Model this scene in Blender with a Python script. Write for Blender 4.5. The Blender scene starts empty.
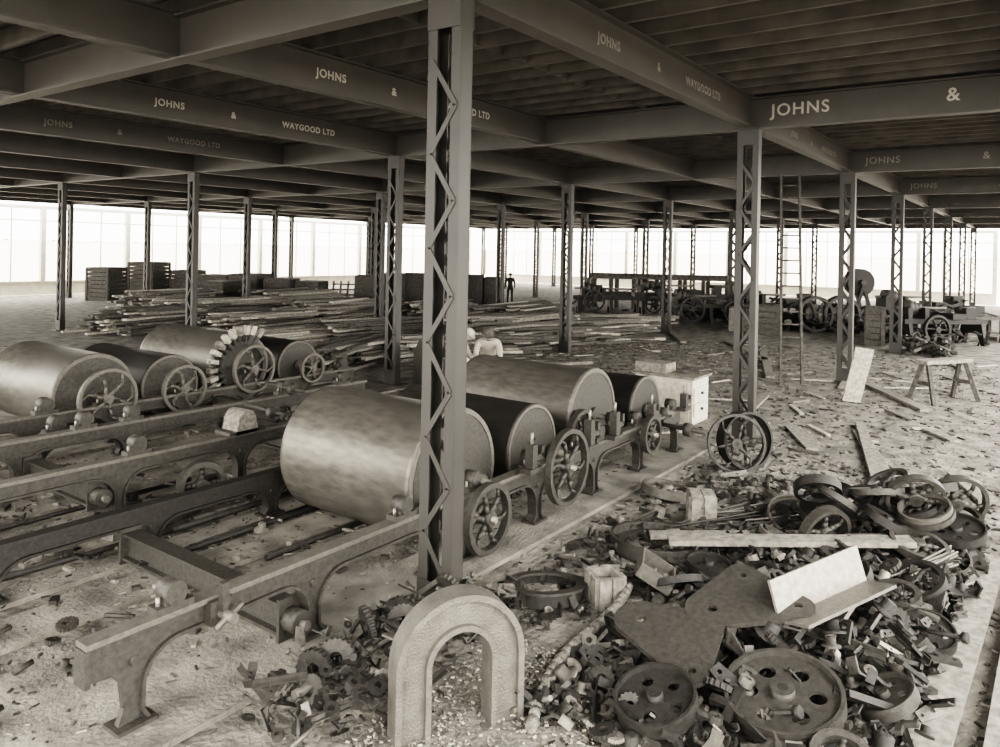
import bpy, math, random
from mathutils import Vector, Matrix
random.seed(7)
R=random.uniform
sc=bpy.context.scene
COL=sc.collection
# ------------------------------------------------------------------ materials
def tint(v): return (min(1,v*1.06), v*0.98, v*0.87, 1)
def mat(name, lo, hi, scale=5, rough=0.7, metal=0.0, bump=0.0, bscale=None, stretch=(1,1,1), detail=6, contrast=(0.35,0.65), rvar=0.0):
    m=bpy.data.materials.new(name); m.use_nodes=True
    nt=m.node_tree; b=nt.nodes['Principled BSDF']
    tc=nt.nodes.new('ShaderNodeTexCoord'); mp=nt.nodes.new('ShaderNodeMapping')
    mp.inputs['Scale'].default_value=stretch
    nt.links.new(tc.outputs['Object'],mp.inputs['Vector'])
    n=nt.nodes.new('ShaderNodeTexNoise'); n.inputs['Scale'].default_value=scale; n.inputs['Detail'].default_value=detail
    nt.links.new(mp.outputs[0],n.inputs['Vector'])
    r=nt.nodes.new('ShaderNodeValToRGB')
    r.color_ramp.elements[0].position=contrast[0]; r.color_ramp.elements[1].position=contrast[1]
    r.color_ramp.elements[0].color=tint(lo); r.color_ramp.elements[1].color=tint(hi)
    nt.links.new(n.outputs['Fac'],r.inputs['Fac']); nt.links.new(r.outputs['Color'],b.inputs['Base Color'])
    b.inputs['Roughness'].default_value=rough; b.inputs['Metallic'].default_value=metal
    if rvar:
        mr=nt.nodes.new('ShaderNodeMapRange'); mr.inputs['From Min'].default_value=.3; mr.inputs['From Max'].default_value=.7
        mr.inputs['To Min'].default_value=rough-rvar; mr.inputs['To Max'].default_value=rough+rvar
        nt.links.new(n.outputs['Fac'],mr.inputs['Value']); nt.links.new(mr.outputs[0],b.inputs['Roughness'])
    if bump>0:
        n2=nt.nodes.new('ShaderNodeTexNoise'); n2.inputs['Scale'].default_value=bscale or scale*4; n2.inputs['Detail'].default_value=8
        nt.links.new(mp.outputs[0],n2.inputs['Vector'])
        bp=nt.nodes.new('ShaderNodeBump'); bp.inputs['Strength'].default_value=bump; bp.inputs['Distance'].default_value=0.05
        nt.links.new(n2.outputs['Fac'],bp.inputs['Height']); nt.links.new(bp.outputs[0],b.inputs['Normal'])
    return m
M=dict(
 steel=mat('painted_steel',.030,.045,3,.5,.0,.03,contrast=(.2,.8)),
 beam=mat('beam_paint',.055,.078,2,.5,.0,.0,contrast=(.2,.8)),
 iron=mat('cast_iron',.032,.075,25,.5,.3,.25,90,contrast=(.25,.75)),
 irond=mat('cast_iron_dark',.014,.036,25,.55,.2,.25,90,contrast=(.25,.75)),
 ironm=mat('cast_iron_worn',.09,.17,25,.48,.35,.2,90,contrast=(.25,.75)),
 ironl=mat('machined_iron',.20,.36,20,.45,.5,.15,80,contrast=(.25,.75)),
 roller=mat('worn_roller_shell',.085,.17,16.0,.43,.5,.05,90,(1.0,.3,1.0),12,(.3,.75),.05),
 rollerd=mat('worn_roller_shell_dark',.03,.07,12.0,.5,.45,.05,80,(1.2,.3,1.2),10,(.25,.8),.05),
 wood=mat('rough_timber',.13,.27,14,.8,0,.2,60),
 woodd=mat('dark_timber',.045,.10,14,.8,0,.2,60),
 woodl=mat('pale_timber',.28,.48,14,.75,0,.15,60),
 joist=mat('joist_timber',.075,.13,2,.85,0,.1,20),
 board=mat('ceiling_boards',.045,.09,1.5,.9,0,.1,20,(.4,4,1)),
 conc=mat('concrete',.10,.26,2.6,.8,0,.5,26,detail=14),
 dirt=mat('dirt_ground',.07,.29,2.8,.95,0,1.0,14,(1,1,1),15,(.3,.7)),
 yard=mat('overexposed_yard',.75,.88,1.0,.95),  # near-white colour stands in for overexposed daylight on the outdoor ground
 stone=mat('rough_cast_mid',.12,.26,22,.8,0,.6,90),
 arch=mat('worn_arch_casting',.09,.17,9,.55,.25,.35,70,detail=10,contrast=(.25,.8)),
 letter=mat('faded_letter_paint',.17,.28,14,.7),
 white=mat('white_letter_paint',.40,.56,14,.7),
 whitew=mat('whitewashed_timber',.45,.62,10,.7),
 skin=mat('skin',.25,.32,8,.6), shirt=mat('shirt_cloth',.35,.5,8,.9), cloth=mat('dark_cloth',.03,.06,8,.9),
 far=mat('whitewashed_hoarding',.82,.9,3,.9), frame=mat('window_frame_glare',.42,.52,3,.8),  # frame: backlit glare on the windows is put into this pale grey
)
# ------------------------------------------------------------------ mesh builder
class MB:
    def __init__(s): s.v=[];s.f=[];s.m=[];s.s=[];s.mats=[]
    def mi(s,k):
        if k not in s.mats: s.mats.append(k)
        return s.mats.index(k)
    def add(s,vs,fs,k,smooth=False,mx=None):
        o=len(s.v)
        if mx is not None: vs=[mx@Vector(p) for p in vs]
        s.v+= [tuple(p) for p in vs]; i=s.mi(k)
        for n,f in enumerate(fs):
            s.f.append([a+o for a in f]); s.m.append(i); s.s.append(smooth if isinstance(smooth,bool) else smooth[n])
    def box(s,c,d,k,rz=0,mx=None,rx=0,ry=0):
        x,y,z=d[0]/2,d[1]/2,d[2]/2
        vs=[Vector(p) for p in((-x,-y,-z),(x,-y,-z),(x,y,-z),(-x,y,-z),(-x,-y,z),(x,-y,z),(x,y,z),(-x,y,z))]
        T=Matrix.Translation(c)@Matrix.Rotation(rz,4,'Z')@Matrix.Rotation(ry,4,'Y')@Matrix.Rotation(rx,4,'X')
        if mx is not None: T=mx@T
        s.add(vs,[(0,3,2,1),(4,5,6,7),(0,1,5,4),(1,2,6,5),(2,3,7,6),(3,0,4,7)],k,False,T)
    def beam(s,p0,p1,w,h,k):
        p0=Vector(p0);p1=Vector(p1);d=p1-p0;L=d.length
        q=d.to_track_quat('X','Z').to_matrix().to_4x4()
        s.box((0,0,0),(L,w,h),k,mx=Matrix.Translation((p0+p1)/2)@q)
    def frame(s,c,ax):
        ax=Vector(ax).normalized()
        u=ax.orthogonal().normalized() if abs(ax.z)>.95 else Vector((0,0,1)).cross(ax).normalized()
        w=ax.cross(u); m=Matrix((u,w,ax)).transposed().to_4x4()
        return Matrix.Translation(c)@m
    def lathe(s,c,ax,prof,k,seg=24,sm=True):
        T=s.frame(c,ax);vs=[];fs=[];n=len(prof)
        for a,r in prof:
            for i in range(seg):
                t=2*math.pi*i/seg; vs.append((r*math.cos(t),r*math.sin(t),a))
        for j in range(n-1):
            for i in range(seg):
                i2=(i+1)%seg; fs.append((j*seg+i,j*seg+i2,(j+1)*seg+i2,(j+1)*seg+i))
        s.add(vs,fs,k,sm,T)
        s.add([v for v in vs[:seg]],[tuple(reversed(range(seg)))],k,False,T)
        s.add([v for v in vs[-seg:]],[tuple(range(seg))],k,False,T)
    def cyl(s,p0,p1,r,k,seg=16,r1=None):
        p0=Vector(p0);p1=Vector(p1);L=(p1-p0).length
        T=s.frame(p0,p1-p0);r1=r if r1 is None else r1;vs=[]
        for a,rr in((0,r),(L,r1)):
            for i in range(seg):
                t=2*math.pi*i/seg; vs.append((rr*math.cos(t),rr*math.sin(t),a))
        fs=[(i,(i+1)%seg,seg+(i+1)%seg,seg+i) for i in range(seg)]
        sm=[True]*seg+[False,False]
        fs+= [tuple(reversed(range(seg))),tuple(range(seg,2*seg))]
        s.add(vs,fs,k,sm,T)
    def ring(s,c,ax,ro,ri,w,k,seg=32):
        for prof in ([(-w/2,ro),(w/2,ro)],[(w/2,ri),(-w/2,ri)],[(w/2,ro),(w/2,ri)],[(-w/2,ri),(-w/2,ro)]):
            T=s.frame(c,ax);vs=[]
            for a,r in prof:
                for i in range(seg):
                    t=2*math.pi*i/seg; vs.append((r*math.cos(t),r*math.sin(t),a))
            s.add(vs,[(i,(i+1)%seg,seg+(i+1)%seg,seg+i) for i in range(seg)],k,prof[0][0]!=prof[1][0],T)
    def wheel(s,c,ax,ro,w=.07,rt=.05,n=6,hub=.07,k='iron',curve=0.0,seg=36,sw=.03):
        s.ring(c,ax,ro,ro-rt,w,k,seg)
        T=s.frame(c,ax); 
        s.cyl(T@Vector((0,0,-w*.7)),T@Vector((0,0,w*.7)),hub,k,16)
        s.cyl(T@Vector((0,0,-w*.72)),T@Vector((0,0,w*.72)),hub*.45,'irond',10)
        for i in range(n):
            a=2*math.pi*i/n; pts=[]
            for j in range(4):
                f=j/3; r=hub*.8+(ro-rt*.6-hub*.8)*f; aa=a+curve*math.sin(f*math.pi)
                pts.append(T@Vector((r*math.cos(aa),r*math.sin(aa),0)))
            for j in range(3): s.cyl(pts[j],pts[j+1],sw*(1.25-.2*j),k,8,sw*(1.05-.2*j))
    def discwheel(s,c,ax,r,k,w=.09,holes=5):
        # flat web with lightening holes, thin rim and boss
        T=s.frame(c,ax)
        hs=[circ(r*.56*math.cos(2*math.pi*i/holes),r*.56*math.sin(2*math.pi*i/holes),r*.15,14) for i in range(holes)]
        s.plate([circ(0,0,r*.95,40)]+hs,.02,k,T)
        s.ring(c,ax,r,r*.93,w,k,40); s.cyl(T@Vector((0,0,-w*.4)),T@Vector((0,0,w*.6)),r*.2,k,18); s.cyl(T@Vector((0,0,-w*.4)),T@Vector((0,0,w*.62)),r*.09,'irond',12)
    def tube(s,pts,r,k,seg=10):
        for a,b in zip(pts[:-1],pts[1:]): s.cyl(a,b,r,k,seg)
    def plate(s,splines,th,k,mx):
        cu=bpy.data.curves.new('t','CURVE');cu.dimensions='2D';cu.fill_mode='BOTH';cu.extrude=th/2
        for sp in splines:
            q=cu.splines.new('POLY');q.points.add(len(sp)-1)
            for i,(x,y) in enumerate(sp): q.points[i].co=(x,y,0,1)
            q.use_cyclic_u=True
        ob=bpy.data.objects.new('t',cu);COL.objects.link(ob)
        me=ob.to_mesh()
        s.add([v.co.copy() for v in me.vertices],[tuple(p.vertices) for p in me.polygons],k,False,mx)
        ob.to_mesh_clear();bpy.data.objects.remove(ob);bpy.data.curves.remove(cu)
    def gear(s,c,ax,ro,n,th,k,hole=.3,dp=.9):
        pts=[]
        for i in range(n*4):
            a=2*math.pi*i/(n*4); r=ro if i%4 in(0,1) else ro*dp
            pts.append((r*math.cos(a),r*math.sin(a)))
        h=[(ro*hole*math.cos(2*math.pi*i/16),ro*hole*math.sin(2*math.pi*i/16)) for i in range(16)]
        s.plate([pts,h],th,k,s.frame(c,ax))
    def build(s,name,parent=None):
        me=bpy.data.meshes.new(name);me.from_pydata(s.v,[],s.f)
        for k in s.mats: me.materials.append(M[k])
        me.polygons.foreach_set('material_index',s.m);me.polygons.foreach_set('use_smooth',s.s);me.update()
        ob=bpy.data.objects.new(name,me);COL.objects.link(ob)
        if parent: ob.parent=parent
        return ob
def circ(x,y,r,n=20): return [(x+r*math.cos(2*math.pi*i/n),y+r*math.sin(2*math.pi*i/n)) for i in range(n)]

# ------------------------------------------------------------------ ground & slab
FT=.04
b=MB(); b.add([(-30,-60,0),(160,-60,0),(160,150,0),(-30,150,0)],[(0,1,2,3)],'dirt'); b.build('ground')
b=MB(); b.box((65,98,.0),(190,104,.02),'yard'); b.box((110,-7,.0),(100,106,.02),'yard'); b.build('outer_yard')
b=MB()
for y0,y1,x0,x1 in((4.2,4.95,1.2,11.9),(4.95,5.75,1.2,5.0),(6.1,6.6,1,11.9),(6.85,7.15,1,9),(7.5,8.5,1,12),(8.9,9.9,1,12),(10.3,10.9,1,11),(11.1,12.5,1,12),(12.9,14.5,1,12)):
    b.box(((x0+x1)/2,(y0+y1)/2,FT/2),(x1-x0,y1-y0,FT),'conc')
b.build('concrete_floor_slab')

# ------------------------------------------------------------------ columns
GX=[4.72]+[12.25+7.4*i for i in range(7)]; GY=[3.95+7.8*j for j in range(6)]
H=5.05
def column(x,y):
    b=MB(); W=.34; FL=.095
    for sgn in(-1,1):
        yc=y+sgn*(W/2)
        b.box((x,yc-sgn*.006,H/2),(.14,.012,H),'steel')
        for sx in(-1,1): b.box((x+sx*.07,yc-sgn*FL/2,H/2),(.012,FL,H),'steel')
    z=.35;up=1;st=.38
    while z<H-.75:
        for sx in(-1,1):
            y0=y-up*(W/2-.04);y1=y+up*(W/2-.04)
            b.beam((x+sx*.08,y0,z),(x+sx*.08,y1,z+st),.008,.045,'steel')
        z+=st;up=-up
    for zz,hh in((.17,.34),(H-.15,.26)):
        for sx in(-1,1): b.box((x+sx*.085,y,zz),(.012,W,hh),'steel')
    b.box((x,y,.012),(.5,.5,.024),'steel')
    b.box((x,y,H-.012),(.3,.42,.024),'steel')
    b.build('lattice_steel_column')
for i,x in enumerate(GX):
    for j,y in enumerate(GY):
        if i==0 and j>0: continue
        column(x,y)
# ------------------------------------------------------------------ beams
BD=.5
X0,X1=-2.5,GX[-1]+1.5; Y0,Y1=-2.5,GY[-1]+.6
def ibeam_x(y,x0,x1,name='steel_beam'):
    b=MB(); b.box(((x0+x1)/2,y,H+BD/2),(x1-x0,.014,BD),'beam')
    for z in(H+.012,H+BD-.012): b.box(((x0+x1)/2,y,z),(x1-x0,.2,.024),'beam')
    return b.build(name)
def ibeam_y(x,y0,y1,name='steel_girder'):
    b=MB(); b.box((x,(y0+y1)/2,H+BD/2-.02),(.014,y1-y0,BD),'beam')
    for z in(H-.01,H+BD-.035): b.box((x,(y0+y1)/2,z),(.2,y1-y0,.024),'beam')
    return b.build(name)
def label(txt,loc,rot,size,parent,k):
    cu=bpy.data.curves.new('stencil_lettering','FONT');cu.body=txt;cu.size=size;cu.extrude=.002;cu.offset=.004;cu.space_character=1.15
    cu.align_x='CENTER';cu.align_y='CENTER';cu.materials.append(M[k])
    ob=bpy.data.objects.new('stencil_lettering',cu);COL.objects.link(ob);ob.location=loc;ob.rotation_euler=rot;ob.parent=parent
for k in range(11):
    y=3.95+3.9*k
    o=ibeam_x(y,X0,X1)
    for i,x in enumerate(([4.8] if k in(1,2,3) else [4.8,12.2] if k==0 else [])):
        for t,dx in(('JOHNS',2.1 if k else 2.6),('&',3.3 if k else 3.9),('WAYGOOD LTD',5.0 if k else 5.4)):
            label(t,(x+dx,y-.012,H+BD/2),(math.pi/2,0,0),.155,o,'white' if k in(1,2) else 'letter')
ibeam_x(.05,X0,X1)
for i,x in enumerate(GX):
    o=ibeam_y(x,Y0,Y1)
    if 0<i<4:
        for t,dy in(('JOHNS',3.15),('&',1.1),('WAYGOOD LTD',-.9)):
            label(t,(x-.012,dy+.03*i,H+BD/2),(math.pi/2,0,-math.pi/2),.26 if i==1 else .22,o,'white' if i==1 else 'letter')
b=MB(); x=X0+.2; zj=H+BD
while x<X1:
    b.box((x,(Y0+Y1)/2,zj+.13),(.06,Y1-Y0,.26),'joist'); x+=.55
y=5.9
while y<Y1:
    b.box(((X0+X1)/2,y,zj+.12),(X1-X0,.04,.18),'joist'); y+=3.9
b.build('ceiling_joists')
b=MB(); b.box(((X0+X1)/2,(Y0+Y1)/2,zj+.29),(X1-X0,Y1-Y0,.05),'board'); b.build('ceiling')
def hoarding(p0,p1,h):
    b=MB(); p0=Vector(p0);p1=Vector(p1);L=(p1-p0).length;n=int(L/3)
    b.beam(p0+Vector((0,0,h/2)),p1+Vector((0,0,h/2)),.06,h,'far')
    for i in range(n+1):
        c=p0.lerp(p1,i/n); b.box((c.x,c.y,h/2+.05),(.2,.2,h+.1),'far')
    b.beam(p0+Vector((0,0,h)),p1+Vector((0,0,h)),.2,.08,'far')
    b.build('whitewashed_hoarding')
hoarding((-5,58,0),(77,58,0),3.1); hoarding((77,58,0),(77,-10,0),3.1)
def windows(p0,p1,n,name):
    b=MB(); p0=Vector(p0);p1=Vector(p1); L=(p1-p0).length
    b.beam(p0+Vector((0,0,.35)),p1+Vector((0,0,.35)),.25,.7,'frame')
    b.beam(p0+Vector((0,0,.74)),p1+Vector((0,0,.74)),.35,.08,'frame')
    b.beam(p0+Vector((0,0,4.2)),p1+Vector((0,0,4.2)),.06,.08,'frame')
    b.beam(p0+Vector((0,0,H-.1)),p1+Vector((0,0,H-.1)),.2,.2,'frame')
    for i in range(n+1):
        c=p0.lerp(p1,i/n); w_=.26 if i%3==0 else .07
        b.box((c.x,c.y,H/2),(w_,w_,H),'frame')
    b.build(name)
windows((10,46.5,0),(59,46.5,0),30,'window_1'); windows((61,44,0),(61,3,0),27,'window_2')

# ------------------------------------------------------------------ machine side frames
def side_frame(y,x0,x1,zt,pitch=1.35,zb=FT,k='iron',name='machine_side_frame'):
    b=MB(); n=max(1,round((x1-x0)/pitch)); p=(x1-x0)/n; zp=zt-.02
    out=[(x0-.3,zp),(x1+.12,zp),(x1+.12,zt-.12),(x1+.05,zb+.1),(x1+.12,zb),(x1-.1,zb)]
    arcs=[]
    for i in range(n-1,-1,-1):
        a=x0+i*p;c=a+p
        r=.24; L=a+.05;Rr=c-.05;tp=zt-.17
        arc=[(Rr-.05,zb),(Rr,zb+.08)]
        for q in range(9):
            t=math.pi/2*q/8; arc.append((Rr-r+r*math.cos(t),tp-r+r*math.sin(t)))
        for q in range(9):
            t=math.pi/2+math.pi/2*q/8; arc.append((L+r+r*math.cos(t),tp-r+r*math.sin(t)))
        arc+=[(L,zb+.08),(L+.05,zb)]
        out+=arc; arcs.append(arc)
    out+=[(x0-.1,zb),(x0-.06,zb+.12),(x0-.08,zt-.34),(x0-.14,zt-.27),(x0-.3,zt-.25)]
    Tm=Matrix.Translation((0,y,0))@Matrix.Rotation(math.pi/2,4,'X')
    b.plate([out],.045,k,Tm)
    b.box(((x0+x1)/2-.09,y,zt-.018),(x1-x0+.44,.13,.036),k if k=='irond' else 'ironm')
    b.box((x0-.3,y,zt-.15),(.035,.13,.22),k)
    for arc in arcs:
        for (ax,az),(bx,bz) in zip(arc[:-1],arc[1:]): b.beam((ax,y,az),(bx,y,bz),.11,.022,k)
    for i in range(n+1):
        xx=x0+i*p
        b.cyl((xx,y-.05,zt-.22),(xx,y+.05,zt-.22),.03,k,8)
        b.box((xx,y,zb+.012),(.26,.18,.024),k)
    return b.build(name)
side_frame(4.55,2.5,5.3,.66,1.4)
side_frame(4.55,5.75,10.9,.66,1.3)
side_frame(6.95,1.2,10.9,.52,1.4,k='irond')
side_frame(8.0,1.2,7.2,.72,1.35)
side_frame(9.6,1.2,9.2,.72,1.35)
side_frame(11.35,3.5,10.6,.6,1.2)
side_frame(10.55,2.2,5.6,.5,1.2,k='irond')
side_frame(14.1,3.5,10.6,.6,1.2,k='irond')

def bearing(b,x,y,z,s=1.0):
    b.box((x,y,z+.03*s),(.34*s,.16*s,.06*s),'iron')
    b.box((x,y,z+.10*s),(.18*s,.14*s,.1*s),'iron')
    b.cyl((x,y-.09*s,z+.15*s),(x,y+.09*s,z+.15*s),.1*s,'iron',14)
    for sx in(-1,1): b.cyl((x+sx*.12*s,y,z+.05*s),(x+sx*.12*s,y,z+.13*s),.02*s,'ironl',6)

def roller(x,y0,y1,z,r,k='roller',zt=.66,name='iron_drum_roller',fly=None,ext=.45):
    b=MB()
    b.lathe((x,y0,0+z),(0,1,0),[(0,r*.93),(0,r),(.012,r+.004),(.05,r+.004),(.055,r),(y1-y0-.055,r),(y1-y0-.05,r+.004),(y1-y0,r+.004),(y1-y0,r*.93)],k,72)
    for yy,sg in((y0,-1),(y1,1)):
        b.ring((x,yy+sg*.006,z),(0,1,0),r*.99,r*.92,.014,'ironm',48)
        b.cyl((x,yy,z),(x,yy+sg*.008,z),r*.90,'iron',48)
        b.cyl((x,yy,z),(x,yy+sg*.06,z),.11,'iron',20)
    b.cyl((x,y0-ext,z),(x,y1+.35,z),.04,'ironm',16)
    for yy in (y0-.3,y1+.2):
        zz=z-.12
        bearing(b,x,yy,zz,.8)
        if zz-zt>.02: b.box((x,yy,(zz+zt)/2),(.22,.12,zz-zt),'iron')
    if fly:
        fr,n,cv,fy=fly
        b.wheel((x,y0-fy,z),(0,1,0),fr,.07,.045,n,.07,'ironm',cv,40,.022)
    return b.build(name)
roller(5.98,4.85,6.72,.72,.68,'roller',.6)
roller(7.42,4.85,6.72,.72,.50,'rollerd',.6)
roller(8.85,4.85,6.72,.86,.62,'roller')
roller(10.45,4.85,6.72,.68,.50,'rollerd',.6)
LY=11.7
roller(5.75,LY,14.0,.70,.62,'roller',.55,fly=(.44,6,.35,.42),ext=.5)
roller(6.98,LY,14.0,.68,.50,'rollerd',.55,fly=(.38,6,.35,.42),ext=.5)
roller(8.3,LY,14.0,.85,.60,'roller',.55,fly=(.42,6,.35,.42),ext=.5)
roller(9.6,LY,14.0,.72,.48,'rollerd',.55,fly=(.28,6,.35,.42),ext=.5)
b=MB()
for i in range(12):
    a=math.radians(62+i*13); y=LY-.12
    p0=Vector((8.3+.42*math.cos(a),y,.85+.42*math.sin(a)));p1=Vector((8.3+.74*math.cos(a),y-.05,.85+.74*math.sin(a)))
    b.beam(p0,p1,.05,.05,'iron'); b.beam(p0.lerp(p1,.5),p1,.11,.07,'woodl' if i%3 else 'wood')
b.ring((8.3,LY-.1,.85),(0,1,0),.46,.40,.06,'iron')
b.build('radial_paddle_ring')
def free_wheel(x,y,z,ax,r,n=6,cv=.0,w=.08,rt=.05,name='spoked_flywheel',k='ironm',shaft=0.0,sw=.025,hub=.07):
    b=MB(); b.wheel((x,y,z),ax,r,w,rt,n,hub,k,cv,40,sw)
    if shaft:
        a=Vector(ax).normalized(); b.cyl(Vector((x,y,z))-a*shaft*.2,Vector((x,y,z))+a*shaft,.03,'ironl',12)
    return b.build(name)
free_wheel(7.3,4.3,.62,(0,1,0),.42,6,.3,shaft=.5,k='iron')
free_wheel(8.4,4.75,.66,(0,1,0),.36,6,.3,shaft=.35,k='iron')
free_wheel(5.9,4.35,.42,(0,1,0),.34,6,.3,shaft=.5,k='iron')
free_wheel(9.6,4.35,.55,(0,1,0),.26,6,.3,shaft=.5,k='iron')
b=MB()
for x in(2.75,4.9,5.9,6.9,7.9,8.45,9.5,10.1,10.7): bearing(b,x,4.55,.66,.75)
for x in(1.9,4.4,6.6): bearing(b,x,8.0,.72,.8)
for x in(3.2,4.6,5.2,7.6,8.8): bearing(b,x,9.6,.72,.8)
for x in(4.0,4.9,10.4): bearing(b,x,11.35,.6,.9)
for x in(2.6,3.4,4.7): bearing(b,x,10.55,.5,.9)
b.build('rail_bearings')
b=MB(); b.box((3.05,4.5,.56),(.16,.12,.16),'iron'); b.cyl((3.05,4.3,.55),(3.05,4.5,.55),.035,'ironm',10); b.box((3.05,4.42,.66),(.05,.05,.2),'iron'); b.cyl((2.95,4.36,.5),(3.15,4.36,.6),.02,'ironm',8); b.build('screw_clamp')
def upright(x,y,h=.55):
    b=MB()
    b.box((x,y,.66+h/2),(.09,.1,h),'iron'); b.box((x,y,.69),(.24,.14,.05),'iron')
    b.box((x+.1,y,.66+h*.5),(.14,.09,.06),'iron'); b.box((x+.16,y,.66+h*.68),(.05,.09,h*.36),'iron')
    b.cyl((x,y,.66+h),(x,y,.66+h+.12),.018,'ironl',8)
    b.build('adjusting_bracket')
for x,h in((6.75,.3),(8.0,.35),(8.65,.34),(9.75,.28),(10.9,.25)): upright(x,4.42,h)
def cross_tie(x,y0,y1,z,h=.22):
    b=MB(); b.box((x,(y0+y1)/2,z),(.05,y1-y0,h),'iron')
    for zz in(z-h/2,z+h/2): b.box((x,(y0+y1)/2,zz),(.16,y1-y0,.025),'iron')
    b.cyl((x,y0-.16,z),(x,y0+.02,z),.09,'iron',18); b.cyl((x,y0-.22,z),(x,y0-.1,z),.035,'ironm',12)
    for yy in(y0,y1): b.box((x,yy,z),(.2,.03,h+.1),'iron')
    b.build('cross_tie_casting')
cross_tie(3.75,4.62,6.9,.20,.22)
cross_tie(4.0,8.05,9.55,.36,.2); cross_tie(6.6,8.05,9.55,.4,.2); cross_tie(2.6,8.05,9.55,.4,.2); cross_tie(7.6,9.65,11.3,.36,.2)
b=MB()
for x,y0,y1,z in((6.3,7.9,8.9,.84),(7.5,9.0,10,.84),(9.9,3.7,4.5,.62)):
    b.cyl((x,y0,z),(x+.1,y1,z),.03,'iron',12); b.cyl((x,y0+.2,z),(x,y0+.3,z),.09,'iron',16)
b.build('loose_shafts')
b=MB(); b.plate([[(-.16,0),(.16,0)]+[(.13*math.cos(math.pi*i/10),.12+.16*math.sin(math.pi*i/10)) for i in range(11)]],.3,'stone',Matrix.Translation((5.7,8.0,.73))@Matrix.Rotation(math.pi/2,4,'X')); b.box((5.7,8.0,.75),(.5,.3,.04),'iron'); b.build('bearing_hood')
b=MB(); b.wheel((4.9,7.55,.36),(.3,1,0),.26,.12,.06,4,.06,'iron',0,28,.03); b.box((4.6,7.6,.16),(.5,.3,.2),'iron',.3); b.cyl((4.3,7.5,.24),(5.2,7.75,.3),.05,'iron',12)
b.box((4.2,7.4,.12),(.3,.2,.12),'stone',.7);b.box((3.95,7.55,.11),(.22,.2,.1),'stone',.2)
b.build('drive_casting')
def bracket(b,x,y,z,s,k,tilt=.6,thin=True):
    T=Matrix.Translation((x,y,z))@Matrix.Rotation(R(0,6.3),4,'Z')@Matrix.Rotation(R(-tilt,tilt),4,'X')@Matrix.Rotation(R(-tilt,tilt),4,'Y')
    t=random.choice([0,1,2,3,4,5,6] if thin else [0,1,2,4,5,7,7])
    if t==0:
        b.box((0,0,0),(s,s*.35,s*.08),k,mx=T);b.box((-s*.45,0,s*.25),(s*.08,s*.35,s*.5),k,mx=T);b.plate([[(0,0),(s*.6,0),(0,s*.4)]],s*.07,k,T@Matrix.Translation((-s*.45,0,0))@Matrix.Rotation(math.pi/2,4,'X'))
    elif t==1: b.plate([[(-s*.6,-s*.12),(s*.6,-s*.12),(s*.6,s*.12),(s*.12,s*.12),(s*.12,s*.6),(-s*.12,s*.6),(-s*.12,s*.12),(-s*.6,s*.12)],circ(0,0,s*.06,8)],s*.16,k,T)
    elif t==2:
        b.gear(T@Vector((0,0,0)),T.to_3x3()@Vector((0,0,1)),s*.42,16,s*.16,k,.35)
    elif t==3:
        b.cyl(T@Vector((-s*.8,0,0)),T@Vector((s*.8,0,0)),s*.07,k,8);b.cyl(T@Vector((-s*.85,0,0)),T@Vector((-s*.7,0,0)),s*.16,k,6)
    elif t==4:
        b.plate([circ(-s*.35,0,s*.28,14),circ(-s*.35,0,s*.14,10)],s*.3,k,T);b.box((s*.2,0,0),(s*.7,s*.16,s*.16),k,mx=T);b.box((s*.55,0,0),(s*.12,s*.4,s*.24),k,mx=T)
    elif t==5:
        b.plate([[(-s*.5,-s*.2),(s*.4,-s*.3),(s*.55,0),(s*.4,s*.3),(-s*.5,s*.2)],circ(s*.25,0,s*.12,10),circ(-s*.3,0,s*.07,8)],s*.12,k,T)
    elif t==7:
        b.lathe(T@Vector((0,0,-s*.2)),T.to_3x3()@Vector((0,0,1)),[(0,s*.42),(s*.08,s*.42),(s*.1,s*.22),(s*.4,s*.2),(s*.42,s*.1)],k,14)
    else:
        b.box((0,0,0),(s*2.2,s*.22,s*.05),k,mx=T);b.box((0,s*.1,s*.1),(s*2.2,s*.05,s*.22),k,mx=T)
b=MB()
for i in range(380):
    x=R(1.6,10.5);y=random.choice([R(5,6.7),R(7.1,7.8),R(8.2,9.4),R(10,11.1)]);s=R(.015,.07)
    kk=random.choice(['iron','stone','irond','wood'])
    if random.random()<.4: b.cyl((x,y,.06),(x+R(-.2,.2),y+R(-.2,.2),.06+R(0,.05)),R(.008,.022),kk,7)
    else: b.box((x,y,FT+s*.3),(s*R(1,3),s,s*.6),kk,R(0,3))
for k in range(9):
    y=random.choice([5.95,6.75,7.3,8.7,10.1]); x=R(1.8,5); b.cyl((x,y+R(-.08,.08),.05+R(0,.05)),(x+R(1.2,2.6),y+R(-.08,.08),.06),R(.015,.035),'irond',8)
for i in range(40):
    bracket(b,R(1.8,5.5),random.choice([R(5.2,6.6),R(7.2,7.8),R(8.3,9.3)]),R(.08,.14),R(.1,.22),random.choice(['iron','irond','stone']),.3,False)
for i in range(3500):
    x=R(1.4,11);y=R(4.7,11.2);s=R(.006,.020)
    b.box((x,y,FT+s*.2),(s*R(1,4),s,s*.6),random.choice(['stone','wood','irond','iron','woodd']),R(0,3),rx=R(-.3,.3))
b.build('floor_scrap_between_frames')

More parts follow.
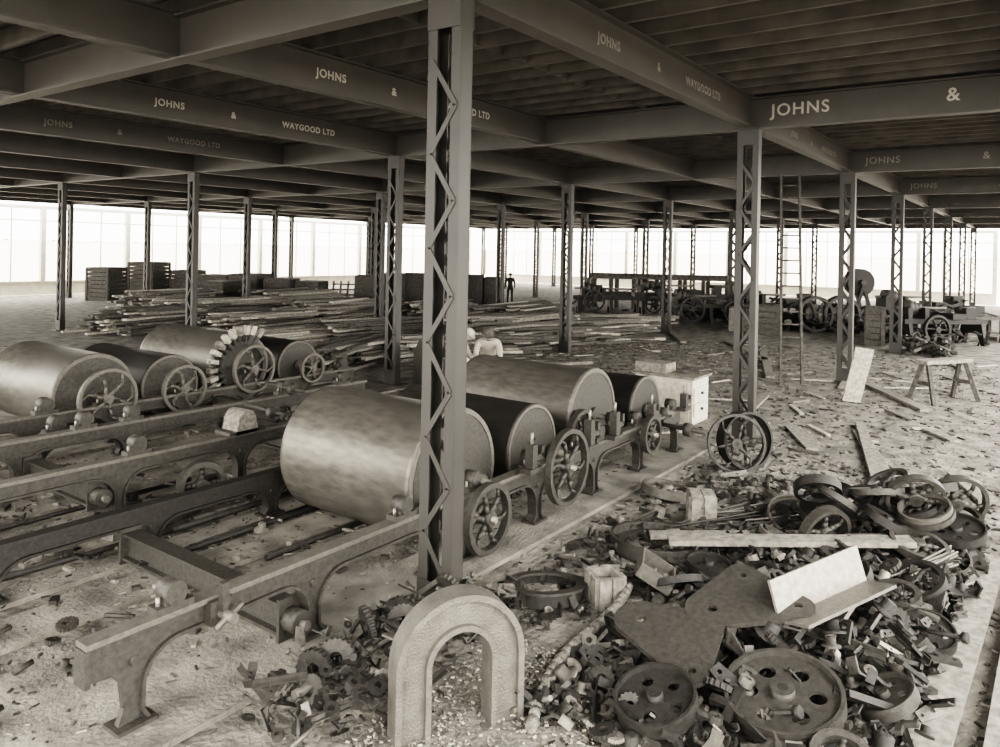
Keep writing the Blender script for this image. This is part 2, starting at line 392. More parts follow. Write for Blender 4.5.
# ------------------------------------------------------------------ foreground arch casting
b=MB()
def archpts(ro,ri,leg):
    o=[(ro,-leg)]+[(ro*math.cos(math.pi*i/40),ro*math.sin(math.pi*i/40)) for i in range(41)]+[(-ro,-leg)]
    i_=[(-ri,-leg)]+[(ri*math.cos(math.pi-math.pi*i/40),ri*math.sin(math.pi-math.pi*i/40)) for i in range(41)]+[(ri,-leg)]
    return o+i_
d=Vector((4.1-3.35,2.72-3.15,0)).normalized()
Tm=Matrix.Translation((3.74,2.97,.44))@Matrix((d,Vector((0,0,1)),d.cross(Vector((0,0,1))))).transposed().to_4x4()
b.plate([archpts(.42,.205,.44)],.10,'arch',Tm)
b.plate([archpts(.425,.385,.44)],.17,'arch',Tm)
b.plate([archpts(.235,.20,.44)],.17,'arch',Tm)
b.build('cast_arch_frame')
b=MB()
for i in range(15):
    x=3.2+i*.12; r=random.choice([.10,.13,.15,.12]); y=3.75+R(-.08,.08)
    b.gear((x,y,.12+r*.6+R(0,.14)),(1,R(-.9,.9),R(-.6,.6)),r,22,.04,random.choice(['iron','irond','iron']),.35,.93)
for i in range(240):
    f=R(0,1); x=2.9+f*2.2;y=R(3.3,4.1); bracket(b,x,y,R(.03,.38),R(.06,.17),random.choice(['iron','iron','ironm','irond']))
b.cyl((3.1,3.75,.22),(5.0,3.75,.3),.03,'ironm',10)
b.build('sprocket_gear_train')

# ------------------------------------------------------------------ scrap heap on the right
def flat_axis(t=.3): return (R(-t,t),R(-t,t),1)
whe=[(8.84,1.5,.10,.42,'w'),(9.6,1.15,.12,.40,'w'),(9.06,2.2,.08,.38,'r'),(8.8,.95,.08,.38,'r'),(10.0,1.75,.08,.36,'w'),(9.3,1.6,.3,.3,'w'),(9.5,.9,.26,.36,'w'),
     (8.9,1.9,.25,.28,'d'),(9.8,1.4,.3,.28,'w'),(9.9,.95,.12,.32,'d'),(8.4,1.35,.10,.28,'d'),(9.5,2.1,.10,.32,'w'),(8.5,1.0,.26,.26,'w'),(9.2,1.2,.42,.3,'w'),(8.7,1.3,.38,.22,'d'),(9.6,2.5,.06,.28,'r'),
     (8.2,1.7,.1,.24,'w'),(8.1,1.15,.1,.26,'d'),(9.1,.75,.3,.26,'d'),(9.7,1.75,.28,.24,'d'),(9.0,2.5,.1,.2,'d'),(8.3,2.2,.08,.26,'r'),
     (9.0,1.45,.55,.26,'w'),(9.35,1.0,.6,.24,'d'),(8.65,1.75,.5,.2,'w'),(9.6,1.45,.5,.24,'w'),(8.9,1.0,.5,.26,'r'),
     (7.0,2.05,.18,.2,'w'),(7.7,.95,.2,.26,'w'),(7.1,2.5,.15,.2,'d'),(6.6,2.6,.12,.22,'w'),(5.75,.85,.18,.2,'d'),(6.9,.75,.16,.2,'d'),(4.95,.93,.14,.18,'w'),(7.4,1.4,.25,.2,'d'),(7.2,1.0,.25,.18,'w')]
for x,y,z,r,t in whe:
    x-=.4; y-=.05
    b=MB(); ax=flat_axis(.5)
    if t=='w': b.wheel((x,y,z+.07),ax,r,.06,.045,random.choice([4,5,6]),.05,random.choice(['iron','irond','iron']),.2,36,.02); nm='pulley_wheel'
    elif t=='r': b.ring((x,y,z+.02),ax,r,r-.04,.05,'iron',40); b.ring((x,y,z+.05),ax,r-.02,r-.04,.09,'ironm',40); nm='iron_ring'
    else: b.discwheel((x,y,z+.05),ax,r,random.choice(['iron','irond']),.08); nm='disc_wheel'
    b.build(nm)
free_wheel(7.95,1.75,.30,(.6,.8,.25),.27,5,.2,.1,.04,'pulley_wheel','iron')
free_wheel(8.6,1.05,.62,(.9,.4,.5),.28,6,.2,.07,.04,'pulley_wheel','iron')
free_wheel(8.5,1.95,.55,(.7,.3,.8),.24,6,.2,.1,.04,'pulley_wheel','irond')
free_wheel(9.1,.75,.5,(.8,.5,.3),.32,6,.2,.07,.04,'pulley_wheel','iron')
free_wheel(8.86,3.8,.09,(.1,-.1,1),.30,6,.2,.1,.05,'pulley_wheel','ironm')
b=MB(); b.ring((7.24,3.2,.07),(.05,0,1),.47,.44,.13,'iron',48); b.ring((7.24,3.2,.03),(0,0,1),.46,.34,.03,'iron',48); b.build('iron_ring')
b=MB(); b.ring((5.6,3.5,.07),(.1,.1,1),.34,.31,.11,'irond',48); b.ring((5.6,3.5,.13),(.1,.1,1),.36,.27,.02,'iron',48); b.build('iron_ring')
b=MB(); b.discwheel((4.9,1.30,.27),(-.25,.05,1),.36,'iron',.10,6); b.build('disc_wheel')
b=MB(); b.discwheel((4.45,1.95,.22),(-.3,.1,1),.26,'irond',.10,5); b.build('disc_wheel')
def rtri(s):
    c=[(0,.0,.28),(.85,.05,.17),(.35,.6,.15)]
    pts=[]
    order=[(c[0],math.radians(150),math.radians(270)),(c[1],math.radians(-90),math.radians(45)),(c[2],math.radians(45),math.radians(150))]
    for (x,y,r),a0,a1 in order:
        for i in range(9):
            a=a0+(a1-a0)*i/8; pts.append((s*(x+r*math.cos(a)),s*(y+r*math.sin(a))))
    return pts
for (x,y,z,rz,ti) in((5.1,2.36,.34,-2.2,-.22),(5.42,1.95,.42,-1.15,-.25)):
    b=MB(); T=Matrix.Translation((x,y,z))@Matrix.Rotation(ti,4,'Y')@Matrix.Rotation(rz,4,'Z')
    b.plate([rtri(.70),circ(.0,.0,.04),circ(.6,.04,.03),circ(.26,.38,.025)],.035,'iron',T)
    b.build('rounded_cover_plate')
b=MB(); p0=Vector((5.55,1.52,.44));p1=Vector((6.45,1.12,.52)); dd=(p1-p0); L=dd.length
T=Matrix.Translation(p0)@dd.to_track_quat('X','Z').to_matrix().to_4x4()
b.box((L/2,.0,.12),(L,.022,.26),'ironl',mx=T@Matrix.Rotation(-.3,4,'X')); b.box((L/2,-.13,-.02),(L,.26,.022),'ironm',mx=T@Matrix.Rotation(-.25,4,'X'))
b.build('angle_iron')
def plank(p0,p1,w=.2,t=.04,k='woodl',name='timber_plank'):
    b=MB(); b.beam(p0,p1,w,t,k); 
    return b.build(name)
plank((6.95,2.95,.24),(8.05,1.0,.36),.2,.05,'wood')
plank((7.3,3.3,.1),(8.4,1.6,.18),.12,.05,'wood')
for p in(((13.8,3.6,.03),(12.4,2.9,.03),.25,.04),((14.8,2.7,.05),(10.9,1.74,.05),.16,.07),((14.2,2.6,.03),(11.5,1.75,.03),.2,.04),((19.6,3.4,.04),(17,1.9,.04),.25,.06),((15.2,1.7,.03),(14.5,1.2,.03),.2,.04),((12.3,1.0,.03),(11.1,.55,.03),.25,.05),
    ((26,9,.04),(22,6.5,.04),.2,.06),((24,7.2,.04),(19,5.5,.04),.2,.06),((22,4.2,.04),(18.6,3.8,.04),.15,.05),((16.5,4.9,.03),(14.2,4.6,.03),.2,.04),((27,2.8,.04),(24,1.8,.04),.2,.05),((17,7.5,.03),(15,6.2,.03),.15,.04),((28,12,.04),(24.5,10,.04),.2,.06),
    ((9.0,.42,.06),(4.6,.58,.06),.24,.05),((9.6,.05,.08),(4.0,.15,.08),.3,.06)):
    plank(p[0],p[1],p[2],p[3],'wood')
b=MB()
for i in range(70):
    x=R(11.5,27);y=R(.8,11); a=R(0,3.1);l=R(.2,1.1)
    if abs(x-13.3)<1 and abs(y-5.6)<1.2: continue
    b.beam((x,y,.03),(x+l*math.cos(a),y+l*math.sin(a),.035),R(.03,.12),.025,random.choice(['wood','woodl','woodd','woodd']))
b.build('loose_offcuts')
def crate(x,y,z,sx,sy,sz,rz,k='wood',name='wooden_crate',open_top=False):
    b=MB(); T=Matrix.Translation((x,y,z))@Matrix.Rotation(rz,4,'Z'); t=.025*max(1,sz)
    n=max(3,int(sz/.2))
    for i in range(n):
        zz=(i+.5)*sz/n;hh=sz/n*.9
        for s_ in(-1,1):
            b.box((0,s_*(sy/2-t/2),zz),(sx,t,hh),k,mx=T); b.box((s_*(sx/2-t/2),0,zz),(t,sy-2*t,hh),k,mx=T)
    for a in(-1,1):
        for c in(-1,1):
            b.box((a*(sx/2-.06),c*(sy/2+t*.4),sz/2),(.1,t,sz),k,mx=T); b.box((a*(sx/2+t*.4),c*(sy/2-.06),sz/2),(t,.1,sz),k,mx=T)
    b.box((0,0,t/2),(sx-2*t,sy-2*t,t),k,mx=T)
    if not open_top:
        m=max(2,int(sy/.2))
        for i in range(m): b.box((0,-sy/2+(i+.5)*sy/m,sz+t/2),(sx,sy/m*.93,t),k,mx=T)
    return b.build(name)
crate(8.2,3.1,0,.26,.26,.34,.5,'wood')
crate(5.85,3.05,0,.26,.24,.26,.9,'wood',open_top=True)
b=MB()
T=Matrix.Translation((6.15,2.75,.2))@Matrix.Rotation(.4,4,'Z')@Matrix.Rotation(.5,4,'X')
b.box((0,0,0),(.34,.3,.015),'ironm',mx=T)
for s_ in(-1,1): b.box((s_*.17,0,.06),(.015,.3,.12),'ironm',mx=T); b.box((0,s_*.15,.06),(.34,.015,.12),'ironm',mx=T)
b.build('metal_tray')
b=MB(); pts=[]
for i in range(25):
    f=i/24; pts.append(Vector((3.95+2.0*f,2.55+.42*f+.10*math.sin(f*5),.06+.10*f*f)))
b.tube(pts,.038,'stone'); b.build('bent_pipe')
b=MB()
for i in range(14):
    y=.85+R(-.2,.2);x=7.4+R(-.2,.2); b.cyl((x,y+.25,.12+.015*i),(x+.8,y-.1+R(-.1,.1),.14+.015*i),.011,'ironm',7)
for i in range(16):
    x=7.9+R(-.2,.2);y=3.2-i*.12; b.cyl((x,y,.05+R(0,.1)),(x+.9,y-.3+R(-.2,.2),.06+R(0,.1)),.014,'iron',7)
for i in range(22):
    x=R(7.5,8.2);y=R(2.2,3.3); b.cyl((x,y,.05+R(0,.12)),(x+R(.3,1.3),y-R(.2,.9),.06+R(0,.12)),.012,random.choice(['iron','ironm','irond']),7)
b.build('iron_bar_bundle')
b=MB()
for i in range(900):
    x=R(4.1,8.0);y=R(.55,2.75); h=.42*math.exp(-((x-6.3)**2/4+(y-1.35)**2/.8))
    if 4.5<x<6.1 and 1.7<y<2.6: h=0
    bracket(b,x,y,R(.03,.10)+h*R(.1,.9),R(.08,.26),random.choice(['iron','iron','irond','irond','irond','ironm']+(['ironl'] if i%3==0 else [])),.7,random.random()<.35)
b.build('scrap_casting_heap')
b=MB()
for i in range(260):
    x=R(7.3,9.9);y=R(.5,2.7); h=.3*math.exp(-((x-8.8)**2/1.5+(y-1.4)**2/.6)); bracket(b,x,y,R(.04,.1)+h*R(0,1),R(.08,.22),random.choice(['iron','iron','irond','irond']),.7,False)
b.build('scrap_casting_heap')
b=MB()
for i in range(300):
    x=R(4.9,10.5);y=R(2.6,3.85); bracket(b,x,y,R(.03,.08),R(.06,.2),random.choice(['iron','irond','iron','stone']),.3,random.random()<.4)
b.build('scattered_castings')
b=MB()
for i in range(3600):
    x=R(3.0,14); y=R(-.3,4.1); s=R(.006,.024)*(.6+x/12)
    if x>12: y=R(-.3,12); x=R(11.5,24)
    b.box((x,y,s*.3),(s*R(1,4),s,s*.7),random.choice(['stone','woodd','wood','iron','irond']),R(0,3),rx=R(-.3,.3))
for i in range(3000):
    x=R(11,26);y=R(-.2,12); s=R(.015,.05)
    b.box((x,y,s*.25),(s*R(1,3.5),s,s*.6),random.choice(['irond','iron','wood','woodd','stone']),R(0,3),rx=R(-.3,.3))
for i in range(1800):
    x=R(3.2,4.9);y=R(2.2,3.4);s=R(.005,.014); b.box((x,y,s*.3+R(0,.03)),(s*2,s,s*.7),random.choice(['stone','woodl','ironl']),R(0,3),rx=R(-.5,.5))
b.build('rubble_chips')

free_wheel(10.4,3.45,.42,(-.80,-.55,.10),.40,6,.25,.06,.035,'spoked_handwheel','iron',0,.02)
b=MB(); b.ring((10.75,3.45,.40),(-.6,-.8,.1),.40,.37,.2,'irond',40); b.wheel((10.75,3.45,.40),(-.6,-.8,.1),.39,.05,.03,4,.06,'irond',0,32,.025); b.build('belt_pulley')

# ------------------------------------------------------------------ cabinet, ladder, trestle, board
b=MB(); T=Matrix.Translation((13.2,5.6,0))
W_,D_,Hh=.75,1.1,.80
b.box((0,0,Hh/2),(W_,D_,Hh),'whitew',mx=T)
b.box((0,0,Hh+.02),(W_+.1,D_+.1,.04),'wood',mx=T)
for zz in(.22,.5): b.box((0,-D_/2-.012,zz+.03),(W_-.1,.02,.24),'whitew',mx=T); b.cyl(T@Vector((0,-D_/2-.02,zz+.03)),T@Vector((0,-D_/2-.06,zz+.03)),.025,'iron',10)
for yy in(-.34,0,.34): b.box((-W_/2-.012,yy,Hh/2),(.02,.3,Hh-.12),'whitew',mx=T)
b.box((-.05,.3,Hh+.12),(.45,.6,.18),'wood',mx=T); b.box((.15,-.3,Hh+.07),(.3,.3,.06),'iron',.4,mx=T)
b.build('whitewashed_workbench_cabinet')
b=MB(); bx=Vector((18.6,4.9,0)); rt=Vector((.586,-.81,0)); ln=Vector((.45,.24,0))
for s_ in(-1,1): b.beam(bx+rt*s_*.25,bx+rt*s_*.22+ln+Vector((0,0,5.0)),.05,.08,'woodd')
for i in range(16):
    f=(i+.6)/16.5; c=bx+ln*f+Vector((0,0,5.0*f)); b.cyl(c-rt*.24,c+rt*.24,.02,'woodd',8)
b.build('wooden_ladder')
b=MB(); p0=Vector((18.0,2.15,.86));p1=Vector((19.2,1.42,.86)); b.beam(p0,p1,.3,.08,'wood')
u=(p1-p0).normalized(); w=Vector((-u.y,u.x,0))
for f in(.1,.9):
    c=p0.lerp(p1,f)
    for s_ in(-1,1):
        b.beam(c+w*s_*.06-Vector((0,0,.03)),Vector((c.x,c.y,0))+w*s_*.30+u*(f-.5)*.3,.06,.09,'woodd')
    b.beam(c+w*.2-Vector((0,0,.45)),c-w*.2-Vector((0,0,.45)),.04,.08,'woodd')
b.build('wooden_trestle')
b=MB(); T=Matrix.Translation((16.95,3.15,.60))@Matrix.Rotation(math.radians(-62),4,'Z')@Matrix.Rotation(.28,4,'X')@Matrix.Rotation(.12,4,'Y')
b.box((0,0,0),(.36,.03,1.2),'woodl',mx=T); b.box((0,-.025,.4),(.34,.02,.08),'woodl',mx=T);b.box((0,-.025,-.4),(.34,.02,.08),'woodl',mx=T); b.build('leaning_board')

# ------------------------------------------------------------------ timber and steel piles
def pile(cx,cy,L,W,Hh,ang,n,k='wood',name='timber_stack',jit=.35,tk=(.08,.24)):
    b=MB(); ca,sa=math.cos(ang),math.sin(ang)
    for i in range(n):
        z=R(0.03,1)*Hh; o=R(-W/2,W/2)*(1-.4*z/Hh); s=R(-.8,.8)*jit; l=L*R(.5,1); a=ang+R(-.10,.10)*jit*3
        c=Vector((cx+ca*s-sa*o,cy+sa*s+ca*o,z)); dv=Vector((math.cos(a),math.sin(a),R(-.03,.03)*jit))*l/2
        b.beam(c-dv,c+dv,R(tk[1]*.5,tk[1]),R(tk[0]*.6,tk[0]),random.choice([k,k,'wood','woodl','woodd','woodd']))
    return b.build(name)
pile(18.0,26.5,5,3,.9,.1,110,jit=.6); pile(21.0,23.5,5,3,.9,.2,110,jit=.6); pile(17.0,22.2,4.5,3,.7,.05,110,jit=.6); pile(23.0,28.5,5,3,1.0,.1,90)
pile(14.6,18.4,4,2.0,.55,-.05,90); pile(14.2,15.2,4,1.8,.5,.3,80,'woodd',jit=.6); pile(17.6,17.2,4.5,2.4,.7,-.2,110,'woodd',jit=.6); pile(22.2,17.6,5,2.5,.6,0,90)
pile(14.5,25,4.5,3,.8,.1,90,'woodd',jit=.6); pile(26,22.5,5,3,.7,.1,90); pile(18.5,31,5,3,1.0,.1,100)
pile(20.5,14.0,5,2.6,.9,-.3,140,'woodd','steel_section_pile',1.0); pile(22.8,12.6,4,1.8,.5,-.4,80,'woodd','steel_section_pile',1.2); pile(26.2,17.8,5,2.5,.8,-.1,90,'woodd','steel_section_pile',.9)
pile(26.8,15.0,4,1.8,.5,-.5,60,'wood','timber_stack',1.2);pile(17.0,13.4,3.5,1.8,.6,-.5,80,'woodd','steel_section_pile',1.2);pile(15.2,10.6,2.5,1.2,.3,-.7,40,'woodd','steel_section_pile',1.2)
for i in range(8):
    plank((12.8+R(0,.8),12.6+i*.4,.25+R(0,.1)),(16.5+R(0,1),13.6+i*.4,.12),.14,.08,random.choice(['wood','woodl','woodd']))
b=MB(); T=Matrix.Translation((12.6,10.65,.02))@Matrix.Rotation(math.pi/2,4,'Z')@Matrix.Rotation(math.pi/2,4,'X')
b.plate([[(-.75,0),(.75,0),(.75,.7),(.6,.98),(-.55,.98),(-.75,.8)],circ(0,.45,.08)],.08,'iron',T); b.box((12.75,10.65,.3),(.3,1.2,.5),'irond'); b.build('machine_end_casting')
for x,y,s,hh,rz in((20.3,40.2,1.6,1.7,.5),(21.9,38.9,1.7,2.0,.5),(23.4,37.7,1.5,1.6,.5),(24.3,36.2,1.9,1.4,.6),(25.0,34.4,1.9,1.5,.5),(25.6,32.6,1.7,1.3,.6),(26.6,31.4,1.5,1.2,.5),
   (27.4,28.0,1.4,1.6,.6),(28.8,27.6,1.5,1.7,.6),(30.0,27.2,1.5,1.7,.6),(31.2,26.8,1.5,1.6,.6),(32.4,26.4,1.5,1.8,.6),(33.6,26.2,1.5,1.6,.6),(34.6,25.4,1.3,1.5,.6),(22.6,33.6,1.8,1.2,.4)):
    crate(x,y,0,s,s*.8,hh,rz,'woodd')
b=MB()
for i in range(5): b.beam((27.8+i*.25,31.2-i*.3,0),(28.1+i*.25,31.4-i*.3,1.2),.1,.06,'wood')
for i in range(4): b.beam((27.8,31.2,.2+i*.28),(28.9,29.9,.2+i*.28),.06,.08,'wood')
b.build('timber_rack')

# ------------------------------------------------------------------ background machinery on the right
def lathe_machine(x,y,ang,L,Wd,hh,name,whs):
    b=MB(); T=Matrix.Translation((x,y,0))@Matrix.Rotation(ang,4,'Z'); R3=T.to_3x3(); V=lambda a,c,z:T@Vector((a,c,z))
    for s_ in(-1,1): b.box((0,s_*Wd*.3,hh*.62),(L,.12,.16),'irond',mx=T)
    n=max(2,int(L/1.5))
    for i in range(n+1):
        xx=-L/2+.2+i*(L-.4)/n; b.plate([[(-Wd*.5,0),(-Wd*.35,0),(-Wd*.2,hh*.3),(Wd*.2,hh*.3),(Wd*.35,0),(Wd*.5,0),(Wd*.36,hh*.58),(-Wd*.36,hh*.58)]],.14,'irond',T@Matrix.Translation((xx,0,0))@Matrix.Rotation(math.pi/2,4,'Z')@Matrix.Rotation(math.pi/2,4,'X'))
    for xx in(-L*.42,-L*.22): b.box((xx,0,hh*.82),(.16,Wd*.6,hh*.3),'irond',mx=T)
    for i,rr in enumerate((.30,.24,.18)): b.cyl(V(-L*.41+i*L*.06,0,hh*.95),V(-L*.41+(i+1)*L*.06,0,hh*.95),rr,'iron',20)
    b.cyl(V(-L*.5,0,hh*.95),V(L*.1,0,hh*.95),.05,'ironm',10)
    b.box((L*.12,0,hh*.76),(.5,Wd*.9,hh*.14),'irond',mx=T); b.box((L*.34,0,hh*.82),(.4,Wd*.45,hh*.3),'irond',mx=T); b.cyl(V(L*.25,0,hh*.95),V(L*.45,0,hh*.95),.08,'iron',12)
    for i in range(14): bracket(b,*V(R(-L/2,L/2),R(-Wd/2,Wd/2),hh*R(.05,.9)),R(.2,.45),'irond')
    for wx,wz,wr,side in whs: b.wheel(V(wx,side*(Wd/2+.1),wz),R3@Vector((0,1,0)),wr,.12,.08,6,.1,'irond',.1,32,.04)
    b.build(name)
lathe_machine(33.4,16.6,-.95,5,1.2,1.35,'lathe_machine',[(-1.6,.75,.5,-1),(1.2,.6,.4,-1)])
lathe_machine(36.5,15.0,-.95,5,1.2,1.5,'lathe_machine',[(0,.8,.5,-1)])
lathe_machine(32.6,12.2,-.9,3.6,1.2,1.25,'lathe_machine',[(-.9,.65,.55,-1),(.9,.6,.45,-1)])
lathe_machine(34.0,9.6,-.9,3.4,1.2,1.4,'lathe_machine',[(.6,.65,.45,-1)])
lathe_machine(31.0,3.2,-.8,3.2,1.3,1.35,'lathe_machine',[(-.6,.6,.5,-1)])
lathe_machine(36.0,4.3,-.9,4.0,1.3,1.5,'lathe_machine',[(.6,.7,.5,-1)])
b=MB()
for i,(x,y,rr) in enumerate(((31.9,7.55,.72),(32.5,6.7,.74),(33.3,5.8,.55))):
    a=(-.75,-.55,0); A=Vector(a).normalized()
    c=Vector((x,y,rr+.02)); b.ring(c,a,rr,rr-.12,.3,'irond',36); b.cyl(c+A*.05,c-A*.9,rr*.55,'iron',28); b.wheel(c+A*.12,a,rr-.05,.08,.06,6,.12,'iron',0,32,.04); b.cyl(c+A*.5,c-A*1.3,.06,'ironm',10)
b.box((32.7,7.2,.2),(2.4,.3,.4),'irond',-.95); b.box((33.3,7.6,.3),(2.4,.3,.6),'irond',-.95)
b.build('flywheel_engine')
b=MB(); p0=Vector((37,20.5,1.75));p1=Vector((40.5,14.0,1.75)); 
for s_ in(-.35,.35): b.beam(p0+Vector((s_,0,0)),p1+Vector((s_,0,0)),.1,.3,'woodd')
for i in range(7):
    c=p0.lerp(p1,i/6)
    for s_ in(-.35,.35): b.box((c.x+s_,c.y,.82),(.18,.18,1.64),'woodd')
b.beam(p0-Vector((0,0,1.0)),p1-Vector((0,0,1.0)),.9,.3,'woodd')
for i in range(24):
    c=p0.lerp(p1,(i+.5)/24); b.cyl((c.x-.4,c.y,1.82),(c.x+.4,c.y,1.82),.1,'iron',12)
b.build('long_roller_table')
b=MB(); b.cyl((37.5,6.9,1.9),(37.9,7.2,1.9),.62,'irond',32); b.cyl((37.3,6.75,1.9),(38.4,7.55,1.9),.12,'iron',12)
for dx,dy in((37.4,6.8),(38.0,7.3)):
    for s_ in(-.5,.5): b.beam((dx+.58*s_,dy-.8*s_,0),(dx,dy,1.8),.12,.14,'irond')
b.build('raised_drum')
crate(30.6,10.0,0,1.2,1.0,.9,.3,'wood'); crate(29,4.9,0,.7,.6,1.3,.2,'woodd'); crate(30.0,8.9,0,1.0,.9,1.1,.3,'woodd')
b=MB(); T=Matrix.Translation((33.5,1.6,0))@Matrix.Rotation(-.9,4,'Z'); b.box((0,0,.9),(3,.9,.12),'woodd',mx=T)
for a in(-1.3,0,1.3):
    for c in(-.35,.35): b.box((a,c,.43),(.12,.12,.86),'woodd',mx=T)
b.box((0,0,.3),(2.8,.8,.08),'woodd',mx=T); b.box((.8,-.2,1.1),(.3,.25,.28),'irond',mx=T); b.box((-.8,0,1.15),(.5,.4,.35),'irond',mx=T)
b.build('timber_workbench')
b=MB()
for i in range(190):
    f=R(0,1); bracket(b,30.4+f*5+R(-1,1),2.6+f*12+R(-1.2,1.2),R(.08,.6),R(.2,.6),'irond',.6,False)
for i in range(60): bracket(b,R(26.5,28.5),R(2.4,3.8),R(.1,.5),R(.2,.6),random.choice(['irond','woodd','iron']))
b.build('background_scrap')
pile(29.5,14.0,3.5,1.4,.4,-.4,50,'wood','timber_stack',.9)
# ------------------------------------------------------------------ people
def person(name,loc,heading,pose,shirt='shirt',trous='cloth',hatk='cloth',hat=True):
    root=bpy.data.objects.new(name,None);COL.objects.link(root);root.location=loc;root.rotation_euler=(0,0,heading)
    J=pose
    names=list(J.keys())
    edges=[('pelvis','spine'),('spine','chest'),('chest','neck'),('neck','headb')]
    for s_ in'lr': edges+=[('pelvis','hip'+s_),('hip'+s_,'knee'+s_),('knee'+s_,'ank'+s_),('ank'+s_,'toe'+s_),('chest','sh'+s_),('sh'+s_,'elb'+s_),('elb'+s_,'wri'+s_),('wri'+s_,'palm'+s_)]
    rad=dict(pelvis=.15,spine=.135,chest=.155,neck=.06,headb=.06,hip=.1,knee=.065,ank=.048,toe=.045,sh=.075,elb=.048,wri=.032,palm=.036)
    me=bpy.data.meshes.new('body');me.from_pydata([J[n] for n in names],[(names.index(a),names.index(c)) for a,c in edges],[])
    ob=bpy.data.objects.new('body',me);COL.objects.link(ob)
    ob.modifiers.new('s','SKIN');
    sv=me.skin_vertices[0].data
    for i,n in enumerate(names):
        r=rad.get(n,rad.get(n[:-1],.05)); sv[i].radius=(r*(1.15 if n in('chest','pelvis') else 1),r*.8 if n in('chest','pelvis','spine') else r); sv[i].use_root=(n=='pelvis')
    ss=ob.modifiers.new('u','SUBSURF');ss.levels=2;ss.render_levels=2
    dg=bpy.context.evaluated_depsgraph_get();nm=bpy.data.meshes.new_from_object(ob.evaluated_get(dg))
    bpy.data.objects.remove(ob)
    for k in(shirt,trous,'skin','irond'): nm.materials.append(M[k])
    lab={}
    for a,c in edges:
        lab[(a,c)]=2 if (a[:-1] in('wri',) or c=='headb') else 3 if a.startswith('ank') else 1 if (c.startswith('hip') or a.startswith('hip') or a.startswith('knee')) else 0
    for p in nm.polygons:
        p.use_smooth=True;best=9;bi=0
        for (a,c),l in lab.items():
            A=Vector(J[a]);B=Vector(J[c]);d_=B-A;t=max(0,min(1,(p.center-A).dot(d_)/d_.length_squared));q=(p.center-(A+d_*t)).length
            if q<best: best=q;bi=l
        p.material_index=bi
    bo=bpy.data.objects.new('body',nm);COL.objects.link(bo);bo.parent=root
    hb=Vector(J['headb']);up=(hb-Vector(J['neck'])).normalized();fw=Vector((1,0,0));fw=(fw-up*fw.dot(up)).normalized();lf=up.cross(fw)
    T=Matrix.Translation(hb+up*.07)@Matrix((fw,lf,up)).transposed().to_4x4()
    b=MB();vs=[];fs=[];n1,n2=14,18
    for i in range(n1+1):
        th=math.pi*i/n1
        for j in range(n2):
            ph=2*math.pi*j/n2;x=math.sin(th)*math.cos(ph);y=math.sin(th)*math.sin(ph);z=math.cos(th)
            px=.098*x;py=.076*y*(1-.18*max(0,-z));pz=.118*z
            if x>.6 and abs(y)<.22 and -.35<z<.15: px+=.022
            if x>.5 and .05<z<.3 and .2<abs(y)<.5: px-=.01
            if x>.6 and -.62<z<-.45: px+=.006
            vs.append((px,py,pz))
    for i in range(n1):
        for j in range(n2): fs.append((i*n2+j,(i+1)*n2+j,(i+1)*n2+(j+1)%n2,i*n2+(j+1)%n2))
    b.add(vs,fs,'skin',True,T)
    for s_ in(-1,1):
        b.box((.0,s_*.08,-.005),(.035,.018,.06),'skin',mx=T); b.box((.088,s_*.032,.02),(.012,.024,.01),'irond',mx=T)
    b.box((.09,0,-.06),(.012,.045,.008),'irond',mx=T)
    b.build('head',root)
    b=MB()
    b.lathe(T@Vector((-.01,0,.035)),up,[(0,.105),(.05,.1),(.09,.07),(.1,.02)],hatk,20)
    if hat: b.lathe(T@Vector((0,0,.045)),up,[(0,.135),(.008,.135)],hatk,24)
    b.build('hat',root)
    b=MB()
    for s_ in'lr':
        A=Vector(J['wri'+s_]);B=Vector(J['palm'+s_]);d_=(B-A).normalized();sd=d_.cross(Vector((0,1,0)));sd=(sd if sd.length>.2 else d_.cross(Vector((0,0,1)))).normalized();nn=d_.cross(sd)
        for q,ln_ in enumerate((.062,.075,.07,.055)):
            p0=B+sd*(q-1.5)*.02;p1=p0+d_*ln_*.55+nn*.005;p2=p1+d_*ln_*.35+nn*.02;p3=p2+d_*ln_*.15+nn*.02
            b.cyl(p0,p1,.0095,'skin',8);b.cyl(p1,p2,.009,'skin',8,.008);b.cyl(p2,p3,.008,'skin',8,.006)
        p0=A.lerp(B,.5)+sd*-.03;p1=p0-sd*.03+d_*.03;p2=p1+d_*.035; b.cyl(p0,p1,.011,'skin',8);b.cyl(p1,p2,.0105,'skin',8,.008)
    b.build('fingers',root)
    return root
stand=dict(pelvis=(0,0,.95),spine=(0,0,1.12),chest=(.01,0,1.33),neck=(.01,0,1.49),headb=(.02,0,1.56),
 hipl=(0,.1,.88),kneel=(.03,.12,.5),ankl=(0,.13,.09),toel=(.16,.14,.04),hipr=(0,-.1,.88),kneer=(.06,-.12,.5),ankr=(.08,-.13,.09),toer=(.24,-.14,.04),
 shl=(0,.2,1.41),elbl=(-.02,.26,1.12),wril=(.1,.25,.88),palml=(.13,.25,.81),shr=(0,-.2,1.41),elbr=(-.02,-.27,1.12),wrir=(.12,-.22,.92),palmr=(.16,-.2,.86))
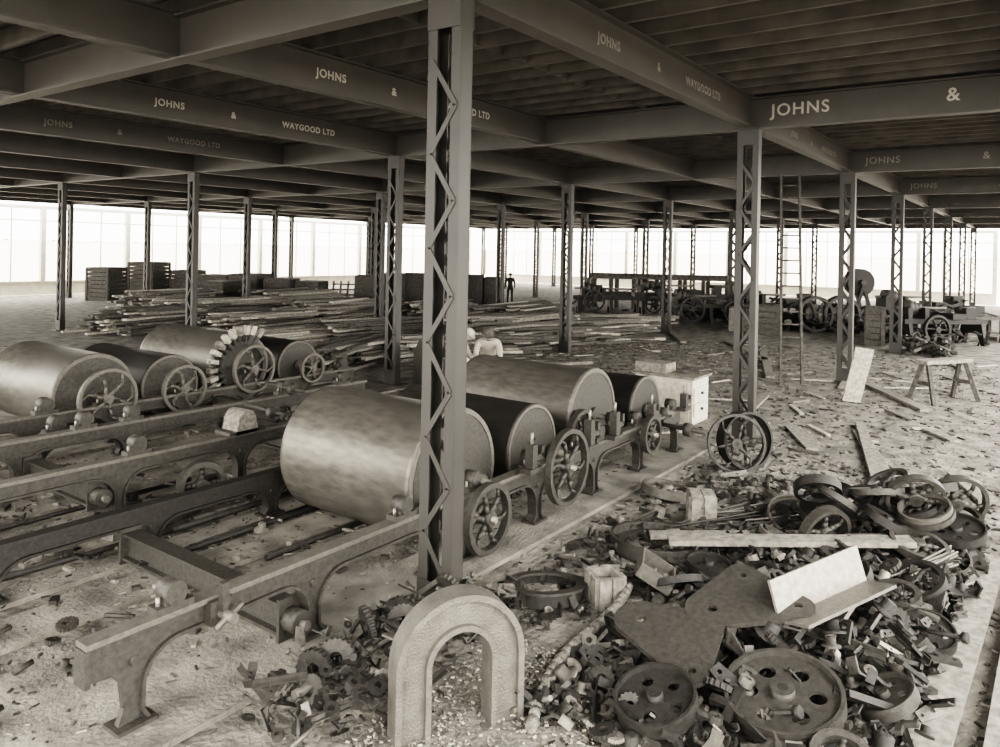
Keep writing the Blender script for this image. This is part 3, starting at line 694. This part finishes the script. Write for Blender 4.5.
bend=dict(pelvis=(-.1,0,.9),spine=(.02,0,1.03),chest=(.20,0,1.19),neck=(.33,0,1.28),headb=(.38,0,1.33),
 hipl=(-.08,.1,.84),kneel=(.08,.14,.47),ankl=(-.05,.15,.09),toel=(.11,.16,.04),hipr=(-.08,-.1,.84),kneer=(-.02,-.14,.47),ankr=(-.2,-.15,.09),toer=(-.04,-.16,.04),
 shl=(.26,.2,1.22),elbl=(.40,.24,.96),wril=(.58,.2,.82),palml=(.65,.18,.79),shr=(.26,-.2,1.22),elbr=(.42,-.24,.97),wrir=(.62,-.18,.86),palmr=(.69,-.16,.83))
person('workman',(35.6,25.0,0),3.6,stand,'cloth','cloth')
person('stooping_workman',(11.3,9.4,0),-1.2,bend,'shirt','cloth','shirt')
person('stooping_workman',(12.1,9.0,0),-2.5,bend,'shirt','cloth','woodd')

# ------------------------------------------------------------------ world, light, camera
w=bpy.data.worlds.new('overcast_sky');sc.world=w;w.use_nodes=True
nt=w.node_tree;bg=nt.nodes['Background'];bg.inputs['Color'].default_value=(1,.957,.885,1);bg.inputs['Strength'].default_value=3.8
sun=bpy.data.lights.new('sun','SUN');sun.energy=.8;sun.angle=.3;so=bpy.data.objects.new('sun',sun);COL.objects.link(so)
so.rotation_euler=Vector((.3,.75,-.7)).to_track_quat('-Z','Y').to_euler()
cam=bpy.data.cameras.new('camera');co=bpy.data.objects.new('camera',cam);COL.objects.link(co);sc.camera=co
cam.sensor_width=36;cam.lens=27.36;cam.clip_end=500
al=math.radians(35.9)
f=Vector((math.cos(al),math.sin(al),0));r=Vector((math.sin(al),-math.cos(al),0));u=Vector((0,0,1))
th=.02
r2=r*math.cos(th)+u*math.sin(th)
u2=-r*math.sin(th)+u*math.cos(th)
m=Matrix((r2,u2,-f)).transposed().to_4x4();m.translation=(0,0,3.0)
co.matrix_world=m
cam.shift_y=-(373.5-251)/1000
sc.view_settings.view_transform='Filmic';sc.view_settings.look='High Contrast';sc.view_settings.exposure=1.2
